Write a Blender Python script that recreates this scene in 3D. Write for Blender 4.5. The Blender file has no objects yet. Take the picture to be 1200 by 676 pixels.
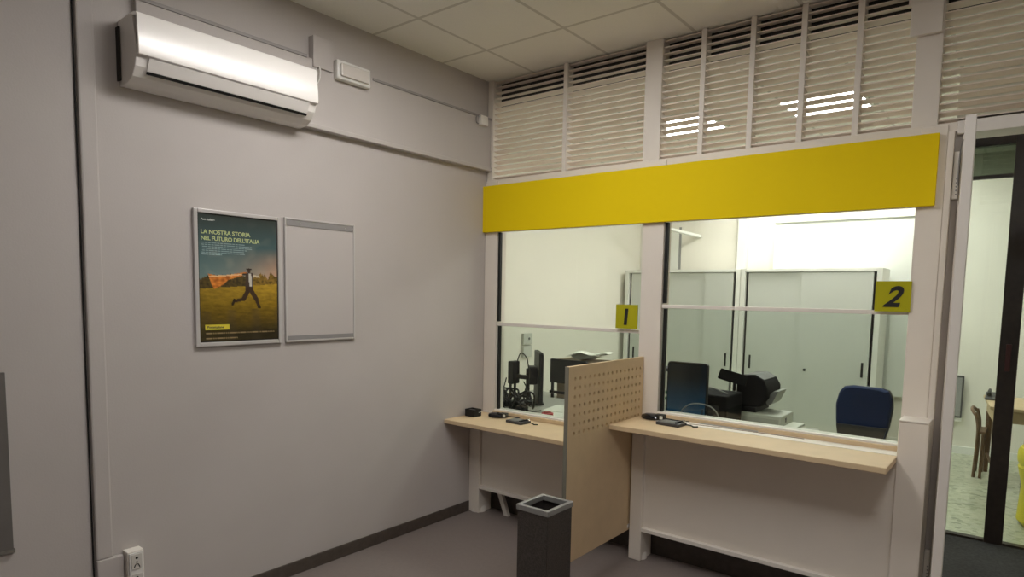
import bpy, math, random
from mathutils import Vector, Matrix
random.seed(7)
SC = bpy.context.scene
COL = SC.collection
PI = math.pi

# ------------------------------------------------------------------ materials
MATS = {}
def mat(name, col, rough=0.6, metal=0.0, spec=0.5, noise=0.0, nscale=20.0, bump=0.0, bscale=80.0, coat=0.0, emit=None, estr=0.0):
    if name in MATS: return MATS[name]
    m = bpy.data.materials.new(name); m.use_nodes = True
    nt = m.node_tree; b = nt.nodes['Principled BSDF']
    b.inputs['Base Color'].default_value = (*col, 1)
    b.inputs['Roughness'].default_value = rough
    b.inputs['Metallic'].default_value = metal
    b.inputs['Specular IOR Level'].default_value = spec
    b.inputs['Coat Weight'].default_value = coat
    if emit:
        b.inputs['Emission Color'].default_value = (*emit, 1)
        b.inputs['Emission Strength'].default_value = estr
    if noise or bump:
        tc = nt.nodes.new('ShaderNodeTexCoord')
    if noise:
        n = nt.nodes.new('ShaderNodeTexNoise'); n.inputs['Scale'].default_value = nscale; n.inputs['Detail'].default_value = 5
        nt.links.new(tc.outputs['Object'], n.inputs['Vector'])
        r = nt.nodes.new('ShaderNodeValToRGB')
        r.color_ramp.elements[0].position = .3; r.color_ramp.elements[1].position = .7
        r.color_ramp.elements[0].color = (*[c * (1 - noise) for c in col], 1)
        r.color_ramp.elements[1].color = (*[min(1, c * (1 + noise)) for c in col], 1)
        nt.links.new(n.outputs['Fac'], r.inputs['Fac']); nt.links.new(r.outputs['Color'], b.inputs['Base Color'])
    if bump:
        n2 = nt.nodes.new('ShaderNodeTexNoise'); n2.inputs['Scale'].default_value = bscale; n2.inputs['Detail'].default_value = 3
        nt.links.new(tc.outputs['Object'], n2.inputs['Vector'])
        bp = nt.nodes.new('ShaderNodeBump'); bp.inputs['Strength'].default_value = bump; bp.inputs['Distance'].default_value = .003
        nt.links.new(n2.outputs['Fac'], bp.inputs['Height']); nt.links.new(bp.outputs['Normal'], b.inputs['Normal'])
    MATS[name] = m
    return m

WALL = mat('wall paint grey', (.50, .465, .445), .75, noise=.02, nscale=3, bump=.15, bscale=120)
FRAME = mat('partition paint', (.78, .725, .65), .5, noise=.015, nscale=6)
FRAMEW = mat('white lacquered trim', (.80, .76, .70), .4)
LOUV = mat('louver paint', (.88, .78, .69), .5)
OFFW = mat('office wall paint', (.80, .775, .69), .8, noise=.015, nscale=3)
OFFCAB = mat('office cabinet grey', (.56, .585, .54), .45, noise=.02, nscale=2)
OFFTRIM = mat('cabinet white frame', (.76, .77, .72), .45)
CURT = mat('curtain fabric', (.74, .77, .72), .9)
YEL = mat('yellow sign lacquer', (.83, .62, .006), .7, spec=.12)
YELN = mat('yellow number plate', (.42, .40, .015), .7, spec=.12)
BLACKP = mat('black plastic', (.010, .010, .010), .5, spec=.35)
BLACKG = mat('black glossy plastic', (.008, .009, .012), .15)
DARKG = mat('dark grey plastic', (.05, .05, .052), .45)
MBLACK = mat('matte black plastic', (.006, .006, .006), .75, spec=.15)
GREYP = mat('grey plastic', (.28, .28, .27), .5)
WHITEP = mat('white plastic', (.72, .71, .68), .4)
CREAMP = mat('printer off-white plastic', (.66, .68, .6), .5)
WOOD = mat('beech laminate', (.66, .51, .32), .55, spec=.3, noise=.04, nscale=9)
SILVER = mat('silver aluminium', (.52, .52, .52), .35, metal=.75)
CHROME = mat('chrome', (.8, .8, .8), .15, metal=1)
BINM = mat('hammered dark metal', (.085, .075, .068), .45, metal=.4, noise=.3, nscale=160, bump=.4, bscale=200)
BINR = mat('bin grey rim', (.28, .28, .27), .4, metal=.2)
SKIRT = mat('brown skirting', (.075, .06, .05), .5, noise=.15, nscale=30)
BROWN = mat('dark brown anodised aluminium', (.022, .015, .012), .35, noise=.2, nscale=30)
MATT = mat('dark entrance mat', (.02, .019, .018), .95, noise=.5, nscale=60)
BLUEF = mat('navy chair fabric', (.010, .028, .10), .9, noise=.25, nscale=120)
PAPER = mat('white paper', (.75, .76, .68), .9)
RED = mat('red plastic', (.42, .04, .04), .5)
DWOOD = mat('brown desk wood', (.13, .07, .03), .5, noise=.2, nscale=15)
LWOOD = mat('light desk wood', (.5, .38, .22), .5, noise=.08, nscale=12)
YELC = mat('yellow plastic', (.55, .47, .02), .5)
ACW = mat('air conditioner white', (.90, .87, .84), .38, spec=1.0, coat=1.0)
ACG = mat('air conditioner flap', (.80, .77, .74), .4)
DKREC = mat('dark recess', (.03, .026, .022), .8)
GREYPANEL = mat('grey felt board', (.14, .13, .12), .8, noise=.06, nscale=8)
DESKTOP = mat('grey desk laminate', (.36, .36, .32), .5)
INK = mat('dark ink', (.012, .012, .012), .5)
GREEN = mat('green binder card', (.02, .16, .10), .6)
NAVY = mat('navy binder card', (.01, .015, .05), .5)

def glass_mat(name, tint, refl=.05):
    m = bpy.data.materials.new(name); m.use_nodes = True
    nt = m.node_tree; nt.nodes.clear()
    out = nt.nodes.new('ShaderNodeOutputMaterial'); mx = nt.nodes.new('ShaderNodeMixShader')
    tr = nt.nodes.new('ShaderNodeBsdfTransparent'); gl = nt.nodes.new('ShaderNodeBsdfGlossy')
    tr.inputs['Color'].default_value = (*tint, 1); gl.inputs['Roughness'].default_value = .01
    mx.inputs[0].default_value = refl
    nt.links.new(tr.outputs[0], mx.inputs[1]); nt.links.new(gl.outputs[0], mx.inputs[2]); nt.links.new(mx.outputs[0], out.inputs[0])
    MATS[name] = m
    return m
GLU = glass_mat('clear upper glass', (.98, .985, .97), .02)
GLL = glass_mat('tinted lower glass', (.86, .89, .86), .03)
GLD = glass_mat('corridor glass', (.93, .97, .95), .03)
GLG = glass_mat('grey transom glass', (.38, .43, .38), .05)

def emis(name, col, s):
    m = bpy.data.materials.new(name); m.use_nodes = True
    nt = m.node_tree; nt.nodes.clear()
    out = nt.nodes.new('ShaderNodeOutputMaterial'); e = nt.nodes.new('ShaderNodeEmission')
    e.inputs[0].default_value = (*col, 1); e.inputs[1].default_value = s
    nt.links.new(e.outputs[0], out.inputs[0]); return m
LAMP_OFF = emis('office lamp diffuser', (1, 1, .94), 25)
LAMP_FILL = emis('added fill lamp diffuser', (.965, .93, .895), 27)  # for the added lamp that brightens the right of the waiting room
LAMP_FR = emis('waiting room lamp diffuser', (.965, .93, .895), 17.5)

def ceiling_mat():
    m = bpy.data.materials.new('ceiling tiles'); m.use_nodes = True
    nt = m.node_tree; b = nt.nodes['Principled BSDF']; b.inputs['Roughness'].default_value = .9
    tc = nt.nodes.new('ShaderNodeTexCoord'); sp = nt.nodes.new('ShaderNodeSeparateXYZ')
    nt.links.new(tc.outputs['Object'], sp.inputs[0])
    def line(sock, off):
        a = nt.nodes.new('ShaderNodeMath'); a.operation = 'ADD'; a.inputs[1].default_value = 60 - off; nt.links.new(sock, a.inputs[0])
        d = nt.nodes.new('ShaderNodeMath'); d.operation = 'DIVIDE'; d.inputs[1].default_value = .6; nt.links.new(a.outputs[0], d.inputs[0])
        f = nt.nodes.new('ShaderNodeMath'); f.operation = 'FRACT'; nt.links.new(d.outputs[0], f.inputs[0])
        s = nt.nodes.new('ShaderNodeMath'); s.operation = 'SUBTRACT'; s.inputs[1].default_value = .5; nt.links.new(f.outputs[0], s.inputs[0])
        ab = nt.nodes.new('ShaderNodeMath'); ab.operation = 'ABSOLUTE'; nt.links.new(s.outputs[0], ab.inputs[0])
        g = nt.nodes.new('ShaderNodeMath'); g.operation = 'GREATER_THAN'; g.inputs[1].default_value = .5 - .011 / .6; nt.links.new(ab.outputs[0], g.inputs[0])
        return g.outputs[0]
    mx = nt.nodes.new('ShaderNodeMath'); mx.operation = 'MAXIMUM'
    nt.links.new(line(sp.outputs[0], .397), mx.inputs[0]); nt.links.new(line(sp.outputs[1], -.522), mx.inputs[1])
    n = nt.nodes.new('ShaderNodeTexNoise'); n.inputs['Scale'].default_value = 90; nt.links.new(tc.outputs['Object'], n.inputs['Vector'])
    r = nt.nodes.new('ShaderNodeValToRGB'); r.color_ramp.elements[0].color = (.80, .79, .74, 1); r.color_ramp.elements[1].color = (.86, .84, .78, 1)
    nt.links.new(n.outputs['Fac'], r.inputs[0])
    c = nt.nodes.new('ShaderNodeMix'); c.data_type = 'RGBA'
    nt.links.new(mx.outputs[0], c.inputs[0]); nt.links.new(r.outputs[0], c.inputs[6]); c.inputs[7].default_value = (.60, .58, .53, 1)
    nt.links.new(c.outputs[2], b.inputs['Base Color'])
    return m
def floor_terrazzo():
    m = bpy.data.materials.new('terrazzo floor'); m.use_nodes = True
    nt = m.node_tree; b = nt.nodes['Principled BSDF']; b.inputs['Roughness'].default_value = .3
    tc = nt.nodes.new('ShaderNodeTexCoord')
    v = nt.nodes.new('ShaderNodeTexVoronoi'); v.inputs['Scale'].default_value = 28; nt.links.new(tc.outputs['Object'], v.inputs['Vector'])
    r = nt.nodes.new('ShaderNodeValToRGB'); r.color_ramp.interpolation = 'CONSTANT'
    cols = [(.40, .42, .30), (.33, .35, .24), (.46, .47, .35), (.24, .26, .18), (.42, .43, .33)]
    r.color_ramp.elements[0].color = (*cols[0], 1); r.color_ramp.elements[1].position = .3; r.color_ramp.elements[1].color = (*cols[1], 1)
    for i, p in enumerate((.5, .78, .84)):
        e = r.color_ramp.elements.new(p); e.color = (*cols[i + 2], 1)
    sx = nt.nodes.new('ShaderNodeSeparateColor'); nt.links.new(v.outputs['Color'], sx.inputs[0]); nt.links.new(sx.outputs[0], r.inputs[0])
    nt.links.new(r.outputs[0], b.inputs['Base Color'])
    return m

ACW.node_tree.nodes['Principled BSDF'].inputs['Coat Roughness'].default_value = .3
# ------------------------------------------------------------------ mesh builder
class MB:
    def __init__(s): s.v = []; s.f = []
    def add(s, vs, fs):
        n = len(s.v); s.v += [tuple(v) for v in vs]; s.f += [tuple(i + n for i in f) for f in fs]; return s
    def box(s, x0, x1, y0, y1, z0, z1):
        vs = [(x, y, z) for x in (x0, x1) for y in (y0, y1) for z in (z0, z1)]
        return s.add(vs, [(0, 1, 3, 2), (4, 6, 7, 5), (0, 4, 5, 1), (2, 3, 7, 6), (0, 2, 6, 4), (1, 5, 7, 3)])
    def prism(s, poly, ax, a, b):
        n = len(poly)
        def P(p, t):
            return {'X': (t, p[0], p[1]), 'Y': (p[0], t, p[1]), 'Z': (p[0], p[1], t)}[ax]
        vs = [P(p, a) for p in poly] + [P(p, b) for p in poly]
        fs = [tuple(range(n)), tuple(range(2 * n - 1, n - 1, -1))] + [(i, i + n, (i + 1) % n + n, (i + 1) % n) for i in range(n)]
        return s.add(vs, fs)
    def tube(s, pts, r, n=8, smooth=0, closed=False, flat=1.0):
        pts = [Vector(p) for p in pts]
        if smooth:
            q = []
            m = len(pts)
            for i in range(m if closed else m - 1):
                if closed: p0, p1, p2, p3 = (pts[(i + k) % m] for k in (-1, 0, 1, 2))
                else: p0, p1, p2, p3 = pts[max(i - 1, 0)], pts[i], pts[i + 1], pts[min(i + 2, m - 1)]
                for k in range(smooth):
                    t = k / smooth
                    q.append(.5 * ((2 * p1) + (-p0 + p2) * t + (2 * p0 - 5 * p1 + 4 * p2 - p3) * t * t + (-p0 + 3 * p1 - 3 * p2 + p3) * t ** 3))
            if not closed: q.append(pts[-1])
            pts = q
        rr = r if isinstance(r, (list, tuple)) else [r] * len(pts)
        if len(rr) != len(pts): rr = [rr[0] + (rr[-1] - rr[0]) * i / (len(pts) - 1) for i in range(len(pts))]
        vs = []; up = None; m = len(pts)
        for i, p in enumerate(pts):
            if closed: d = pts[(i + 1) % m] - pts[i - 1]
            else: d = (pts[min(i + 1, m - 1)] - pts[max(i - 1, 0)])
            d.normalize()
            if up is None: up = Vector((0, 0, 1)) if abs(d.z) < .9 else Vector((1, 0, 0))
            a = d.cross(up)
            if a.length < 1e-4: a = d.orthogonal()
            a.normalize(); b = a.cross(d).normalized(); up = b
            for k in range(n):
                t = 2 * PI * k / n
                vs.append(p + (a * math.cos(t) + b * math.sin(t) * flat) * rr[i])
        fs = []
        for i in range(m if closed else m - 1):
            j = (i + 1) % m
            fs += [(i * n + k, i * n + (k + 1) % n, j * n + (k + 1) % n, j * n + k) for k in range(n)]
        if not closed: fs += [tuple(range(n - 1, -1, -1)), tuple((m - 1) * n + k for k in range(n))]
        return s.add(vs, fs)
    def lathe(s, prof, c, n=24, ax='Z'):
        vs = []; fs = []
        for r, h in prof:
            for k in range(n):
                t = 2 * PI * k / n; a, b = r * math.cos(t), r * math.sin(t)
                vs.append({'Z': (c[0] + a, c[1] + b, c[2] + h), 'X': (c[0] + h, c[1] + a, c[2] + b), 'Y': (c[0] + a, c[1] + h, c[2] + b)}[ax])
        for i in range(len(prof) - 1):
            fs += [(i * n + k, i * n + (k + 1) % n, (i + 1) * n + (k + 1) % n, (i + 1) * n + k) for k in range(n)]
        fs += [tuple(range(n - 1, -1, -1)), tuple((len(prof) - 1) * n + k for k in range(n))]
        return s.add(vs, fs)
    def rbox(s, cx, cy, cz, sx, sy, sz, rad, ax='Y', n=5):
        """box with rounded corners in the plane perpendicular to ax, size along ax = sx/sy/sz of it"""
        a, b, h = {'Y': (sx, sz, sy), 'X': (sy, sz, sx), 'Z': (sx, sy, sz)}[ax]
        poly = []
        for (qx, qy, st) in ((1, 1, 0), (-1, 1, 90), (-1, -1, 180), (1, -1, 270)):
            for k in range(n + 1):
                t = math.radians(st + 90 * k / n)
                poly.append((qx * (a / 2 - rad) + rad * math.cos(t), qy * (b / 2 - rad) + rad * math.sin(t)))
        o = {'Y': (cx, cz, cy), 'X': (cy, cz, cx), 'Z': (cx, cy, cz)}[ax]
        return s.prism([(p[0] + o[0], p[1] + o[1]) for p in poly], ax, o[2] - h / 2, o[2] + h / 2)
    def xf(s, M, start=0):
        s.v = s.v[:start] + [tuple(M @ Vector(v)) for v in s.v[start:]]; return s
    def build(s, name, m, parent=None, bevel=0, smooth=False, seg=2):
        off = Vector((0, 0, 0)); p = parent
        while p is not None: off += p.location; p = p.parent
        me = bpy.data.meshes.new(name)
        me.from_pydata([tuple(Vector(v) - off) for v in s.v], [], s.f); me.update()
        import bmesh
        bm = bmesh.new(); bm.from_mesh(me); bmesh.ops.recalc_face_normals(bm, faces=bm.faces); bm.to_mesh(me); bm.free()
        me.materials.append(m)
        o = bpy.data.objects.new(name, me); COL.objects.link(o)
        if parent is not None: o.parent = parent
        if smooth:
            me.polygons.foreach_set('use_smooth', [True] * len(me.polygons))
            try: me.set_sharp_from_angle(angle=math.radians(38))
            except Exception: pass
        if bevel:
            b = o.modifiers.new('bevel', 'BEVEL'); b.width = bevel; b.segments = seg; b.limit_method = 'ANGLE'; b.angle_limit = math.radians(40)
        return o
    def solo(s, name, label, cat, m, loc=None, group=None, **k):
        """a thing that is a single mesh, origin at its base"""
        xs, ys, zs = zip(*s.v)
        c = Vector(loc) if loc else Vector(((min(xs) + max(xs)) / 2, (min(ys) + max(ys)) / 2, min(zs)))
        s.v = [tuple(Vector(v) - c) for v in s.v]
        o = s.build(name, m, None, **k); o.location = c
        tag(o, label, cat, group); return o

def tag(o, label=None, cat=None, group=None, kind=None):
    if label: o['label'] = label
    if cat: o['category'] = cat
    if group: o['group'] = group
    if kind: o['kind'] = kind
    return o
def thing(name, label, cat, loc, group=None):
    o = bpy.data.objects.new(name, None); COL.objects.link(o); o.location = loc; o.empty_display_size = .1
    return tag(o, label, cat, group)
def struct(name, mb, m, label=None, cat=None, parent=None, **k):
    o = mb.build(name, m, parent, **k)
    if parent is None: tag(o, label, cat, kind='structure')
    return o
def sempty(name, loc, label=None, cat=None):
    o = bpy.data.objects.new(name, None); COL.objects.link(o); o.location = loc
    return tag(o, label, cat, kind='structure')
def text(name, body, size, m, parent, M, extrude=.0008, shear=0, offset=0, align='LEFT', spacing=1.0):
    """lettering turned into a mesh; M is a world matrix (x = reading direction, y = up)"""
    cu = bpy.data.curves.new(name, 'FONT'); cu.body = body; cu.size = size; cu.extrude = extrude; cu.shear = shear; cu.offset = offset
    cu.align_x = align; cu.space_character = spacing
    tmp = bpy.data.objects.new('tmp', cu); COL.objects.link(tmp)
    dg = bpy.context.evaluated_depsgraph_get(); dg.update()
    me = bpy.data.meshes.new_from_object(tmp.evaluated_get(dg)); me.name = name
    bpy.data.objects.remove(tmp)
    off = Vector((0, 0, 0)); p = parent
    while p is not None: off += p.location; p = p.parent
    me.transform(Matrix.Translation(-off) @ M)
    me.materials.clear(); me.materials.append(m)
    o = bpy.data.objects.new(name, me); COL.objects.link(o); o.parent = parent
    return o
def MX(o, x, y):
    x = Vector(x); y = Vector(y); z = x.cross(y)
    return Matrix(((x[0], y[0], z[0], o[0]), (x[1], y[1], z[1], o[1]), (x[2], y[2], z[2], o[2]), (0, 0, 0, 1)))

H = 3.224
# ------------------------------------------------------------------ room shell
struct('floor', MB().box(-.1, 5.2, -6.1, .0, -.06, 0), mat('vinyl floor mauve grey', (.205, .172, .16), .55, noise=.04, nscale=40, bump=.1), 'mauve grey vinyl floor of the waiting room', 'floor')
struct('floor', MB().box(-1.3, 6.1, .0, 6.0, -.06, 0), floor_terrazzo(), 'speckled terrazzo floor beyond the partition', 'floor')
struct('ceiling', MB().box(-1.3, 6.1, -6.1, 6.0, H, H + .05), ceiling_mat(), 'suspended ceiling of square tiles', 'ceiling')
struct('wall_left', MB().box(-.1, 0, -6.1, 0.06, 0, H), WALL, 'grey painted left wall of the waiting room', 'wall')
struct('wall_right', MB().box(5.0, 5.1, -6.1, 0, 0, H), WALL, 'grey wall on the right of the waiting room', 'wall')
struct('wall_rear', MB().box(-.1, 5.1, -6.1, -6.0, 0, H), WALL, 'grey wall behind the viewer', 'wall')
struct('wall_office_left', MB().box(-1.3, -1.2, .0, 5.9, 0, H), OFFW, 'white left wall of the office', 'wall')
struct('wall_office_corner', MB().box(-1.3, -.1, .0, .06, 0, H), OFFW, 'white office wall beside the partition', 'wall')
struct('wall_office_back', MB().box(-1.3, 6.1, 4.75, 4.85, 0, H), OFFW, 'white back wall of the office', 'wall')
struct('wall_office_right', MB().box(6.0, 6.1, 0, 4.85, 0, H), OFFW, 'white right wall beyond the corridor', 'wall')
struct('wall_front', MB().box(4.05, 5.0, 0, .08, 0, 2.52), WALL, 'grey wall right of the doorway', 'wall')
struct('baseboard_left', MB().box(0, .012, -6, -.21, 0, .078), SKIRT, 'brown skirting along the left wall', 'baseboard', bevel=.003)
struct('baseboard_office', MB().box(-1.2, 6, 4.735, 4.75, 0, .08), OFFTRIM, 'white skirting of the office back wall', 'baseboard')
# partition, lower part: window 1 bay lower than window 2 bay
struct('wall_counter_left', MB().box(.11, 1.367, -.185, -.03, .20, .735), FRAME, 'grey panel under the left counter', 'wall')
struct('wall_counter_right', MB().box(1.456, 2.80, -.185, -.03, .20, .90), FRAME, 'grey panel under the right counter', 'wall')
struct('trim_1', MB().box(.11, 1.367, -.215, -.17, .192, .216), FRAMEW, 'white rail at the foot of the left counter panel', 'trim', bevel=.003)
struct('trim_2', MB().box(1.456, 2.80, -.215, -.17, .192, .216), FRAMEW, 'white rail at the foot of the right counter panel', 'trim', bevel=.003)
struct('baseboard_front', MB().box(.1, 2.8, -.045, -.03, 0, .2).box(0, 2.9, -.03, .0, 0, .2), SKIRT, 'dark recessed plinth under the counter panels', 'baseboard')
def low_post(n, x0, x1, top, label):
    b = MB().box(x0, x1, -.21, -.06, .0, top)
    r = sempty(n, (x0, -.21, 0), label, 'trim'); b.build('post', FRAME, r, bevel=.006)
    MB().lathe([((x1 - x0) * .5 + .012, 0), ((x1 - x0) * .5 + .010, .03), ((x1 - x0) * .5 - .006, .055)], ((x0 + x1) / 2, -.150, 0), 20).build('foot', FRAMEW, r, smooth=True)
low_post('trim_3', .004, .105, .715, 'grey lower post in the corner of the left wall')
low_post('trim_4', 1.372, 1.456, .866, 'grey lower post beside the perforated divider')
r = sempty('trim_5', (2.80, -.21, 0), 'wide grey lower post right of the right counter', 'trim')
MB().box(2.80, 2.925, -.21, -.03, 0, 1.075).build('post', FRAME, r, bevel=.005)
MB().box(2.80, 2.925, -.214, -.03, 1.075, 1.083).build('ledge', FRAMEW, r, bevel=.002)
# small diagonal foot bracket under the left panel
r = MB().prism([(.28, .0), (.32, .0), (.24, .19), (.20, .19)], 'Y', -.12, -.09)
r.solo('foot_bracket', 'small pale slanted foot bracket under the left counter panel', 'bracket', FRAMEW)

# window posts + rails
POSTS = [(0.004, .121), (1.318, 1.463), (2.788, 2.90)]
for i, (a, b) in enumerate(POSTS):
    struct('trim_%d' % (6 + i), MB().box(a, b, -.06, .05, (.70, .85, .90)[i], 2.49), FRAME,
           ('grey window post beside the left wall', 'grey window post between the two counter windows', 'grey window post right of the second window')[i], 'trim', bevel=.004)
UP = [(0.004, .055), (1.292, 1.405), (2.742, 2.852)]
for i, (a, b) in enumerate(UP):
    struct('trim_%d' % (9 + i), MB().box(a, b, -.045, .05, 2.49, H), FRAME,
           ('narrow grey post at the left end of the louvers', 'grey post between the louvers over the windows', 'grey post left of the doorway louvers')[i], 'trim', bevel=.003)
struct('trim_12', MB().box(.004, 4.9, -.05, .05, 2.455, 2.50), FRAME, 'grey rail under the louvers', 'trim', bevel=.003)
struct('trim_13', MB().box(.004, 4.9, .065, .12, 3.06, H), DKREC, 'dark strip added behind the top louvers for their shaded gaps', 'trim')  # added dark strip, stands in for shade between the top slats

# windows: frame, transom, panes
def window(n, x0, x1, zs, zt, label):
    r = sempty(n, (x0, -.03, zs), label, 'window')
    MB().box(x0, x1, -.062, .03, zs - .032, zs).build('sill', FRAMEW, r, bevel=.003)
    MB().box(x0, x1, -.05, -.02, zt - .011, zt + .011).build('transom', FRAMEW, r, bevel=.002)
    for z0, z1, g in ((zs, zt - .011, GLL), (zt + .011, 2.13, GLU)):
        MB().box(x0 + .002, x1 - .002, -.034, -.028, z0, z1).build('pane', g, r)
    MB().box(x0 + .004, x0 + .022, -.046, -.022, zt + .02, 2.11).build('seal', BLACKP, r)
    MB().box(x0 + .012, x0 + .028, -.046, -.022, zs, zt - .014).build('seal', BLACKP, r)
    MB().box(x0, x1, -.05, .0, 2.115, 2.15).build('head_rail', FRAMEW, r)
    return r
window('window_1', .121, 1.318, .782, 1.428, 'left counter window of two stacked panes')
window('window_2', 1.463, 2.788, .932, 1.595, 'right counter window of two stacked panes')

# louvers
LP = [(.055, .672), (.706, 1.292), (1.405, 1.645), (1.675, 1.932), (1.96, 2.202), (2.23, 2.475), (2.503, 2.742), (2.852, 3.95), (3.98, 4.9)]
names = ['first louver panel from the left wall, above the first window', 'second louver panel from the left wall, above window one',
         'louver panel right of the middle post, with the left lamp shining through', 'narrow louver panel between the two lamps showing through',
         'louver panel catching the left end of the right lamp', 'louver panel with most of the right lamp shining through',
         'last narrow louver panel before the right post', 'wide louver panel above the doorway', 'louver panel right of the doorway, beyond the frame']
for (a, b), nm in zip(LP, names):
    r = thing('louver_panel', 'beige painted ' + nm, 'louver', ((a + b) / 2, 0, 2.50), 'louver panels over the partition')
    m = MB(); z = 2.515
    while z < H - .012:
        # slightly cupped slat, inner edge lower
        pr = [(-.026, z + .0050), (-.013, z + .0030), (.004, z - .0008), (.024, z - .0054), (.024, z - .0078), (.004, z - .0032), (-.013, z + .0004), (-.0245, z + .0012), (-.0275, z + .0018), (-.0285, z + .0075), (-.0265, z + .0078)]
        if z > 3.085: pr = [(-.022, z + .001), (.018, z + .002), (.018, z + .005), (-.022, z + .006)]
        m.prism(pr, 'X', a, b); z += .0385
    m.build('slats', LOUV, r)
    if b < 2.7 and abs(b - 1.292) > .01 or abs(b - 3.95) < .01:
        MB().box(b, b + .030, -.035, .04, 2.50, H).build('mullion', FRAME, r, bevel=.002)
tag(MB().box(2.715, 2.848, -.075, -.045, 2.925, 3.075).box(2.70, 2.86, -.06, -.046, 3.075, H).solo('cover_plate', 'grey cover plate on the post above the sign\'s right end', 'cover plate', FRAME, bevel=.003))

# yellow sign band
t = thing('sign_band', 'long plain yellow sign band above both counter windows', 'sign', (1.43, -.09, 2.11))
MB().box(.002, 2.868, -.088, -.062, 2.112, 2.452).build('face', YEL, t, bevel=.002)
MB().box(.002, 2.868, -.062, -.05, 2.13, 2.44).build('backing', FRAMEW, t)
# number plates
def plate(x0, x1, z0, z1, ch, label, shear):
    t = thing('number_plate', label, 'number sign', ((x0 + x1) / 2, -.07, z0), 'yellow window number plates')
    MB().box(x0, x1, -.072, -.064, z0, z1).build('plate', YELN, t, bevel=.001)
    MB().box(x0 + .02, x1 - .02, -.064, -.034, z0 + .02, z0 + .035).build('mount', FRAMEW, t)
    h = z1 - z0
    text('numeral', ch, h * .92, INK, t, MX(((x0 + x1) / 2 + (.004 if not shear else -.006), -.0735, z0 + h * .18), (1, 0, 0), (0, 0, 1)), shear=shear, offset=.0042, align='CENTER')
plate(1.152, 1.308, 1.445, 1.600, '1', 'square yellow plate with black number 1 on the left window', .08)
plate(2.640, 2.797, 1.600, 1.752, '2', 'square yellow plate with black italic number 2 on the right window', .35)

# ------------------------------------------------------------------ counters and divider
def counter(x0, x1, z0, z1, label, zs):
    t = thing('counter', label, 'counter', ((x0 + x1) / 2, -.28, z0))
    MB().box(x0, x1, -.485, -.062, z0, z1).build('worktop', WOOD, t, bevel=.004)
    return t
struct('trim_17', MB().box(.122, 1.316, -.082, -.0625, .7465, .772), WOOD, 'beech strip behind the left counter', 'trim', bevel=.002)
struct('trim_18', MB().box(1.464, 2.787, -.082, -.0625, .8985, .922), WOOD, 'beech strip behind the right counter', 'trim', bevel=.002)
counter(.004, 1.338, .716, .746, 'low beech laminate counter under the left window', .782)
t = counter(1.362, 2.80, .868, .898, 'high beech laminate counter under the right window', .932)
MB().box(1.75, 2.10, -.096, -.0855, .8985, .906).solo('cable_rail', 'thin bright metal rail at the back of the right counter', 'rail', SILVER)

# perforated divider
t = thing('divider_panel', 'beech screen with rows of round holes between the two counters', 'divider', (1.35, -.5, .178))
m = MB(); x0, x1 = 1.339, 1.361
Y0, Y1, Z0, Z1 = -.925, -.065, .178, 1.272
c = .05; gy0 = -.86 - c / 2; ny = 16; gz1 = 1.203 + c / 2; nz = 7
gy1 = gy0 + ny * c; gz0 = gz1 - nz * c
for X in (x0, x1):
    for (a, b, d, e) in ((Y0, Y1, Z0, gz0), (Y0, Y1, gz1, Z1), (Y0, gy0, gz0, gz1), (gy1, Y1, gz0, gz1)):
        m.add([(X, a, d), (X, b, d), (X, b, e), (X, a, e)], [(0, 1, 2, 3)])
for iy in range(ny):
    for iz in range(nz):
        cy, cz = gy0 + c * (iy + .5), gz0 + c * (iz + .5); N = 16; rad = .0108
        ring = {}
        for X in (x0, x1):
            sq = []; ci = []
            for k in range(N):
                a = 2 * PI * k / N; u, w = math.cos(a), math.sin(a); q = max(abs(u), abs(w))
                sq.append((X, cy + u / q * c / 2, cz + w / q * c / 2)); ci.append((X, cy + u * rad, cz + w * rad))
            m.add(sq + ci, [(k, (k + 1) % N, N + (k + 1) % N, N + k) for k in range(N)]); ring[X] = ci
        m.add(ring[x0] + ring[x1], [(k, (k + 1) % N, N + (k + 1) % N, N + k) for k in range(N)])
m.add([(x, y, z) for x in (x0, x1) for y in (Y0, Y1) for z in (Z0, Z1)], [(0, 1, 5, 4), (2, 6, 7, 3), (0, 4, 6, 2), (1, 3, 7, 5)])
me_o = m.build('panel', WOOD, t)
MB().box(x0 - .001, x1 + .001, Y0 - .0025, Y0, Z0, Z1).build('edge_band', mat('pale edge band', (.20, .19, .15), .4), t)
for z in (.80, .30):
    MB().box(1.361, 1.371, -.115, -.066, z - .03, z + .03).build('bracket', SILVER, t, bevel=.001)

# ------------------------------------------------------------------ things on the counters
def hand_reader(loc, rz, label):
    t = thing('cable_bundle', label, 'card reader', loc, 'black oval readers on the counters')
    x, y, z = loc
    MB().lathe([(.040, 0), (.056, .004), (.060, .014), (.054, .026), (.036, .034), (.012, .036)], (0, 0, 0), 28).xf(Matrix.Translation(loc) @ Matrix.Diagonal((1.15, .8, 1, 1))).build('body', BLACKG, t, smooth=True)
    t.name = 'card_reader'
    MB().rbox(x + .055, y - .002, z + .022, .06, .055, .030, .010, 'Z').build('head', BLACKP, t, bevel=.004)
    MB().box(x + .062, x + .082, y - .031, y - .0288, z + .012, z + .032).build('label', PAPER, t)
    MB().tube([(x - .055, y + .03, z + .006), (x - .02, y + .045, z + .006), (x + .06, y + .05, z + .006), (x + .15, y + .045, z + .004), (x + .22, y + .055, z + .004)], .0035, smooth=6).build('cable', BLACKP, t, smooth=True)
    t.rotation_euler.z = rz
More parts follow.
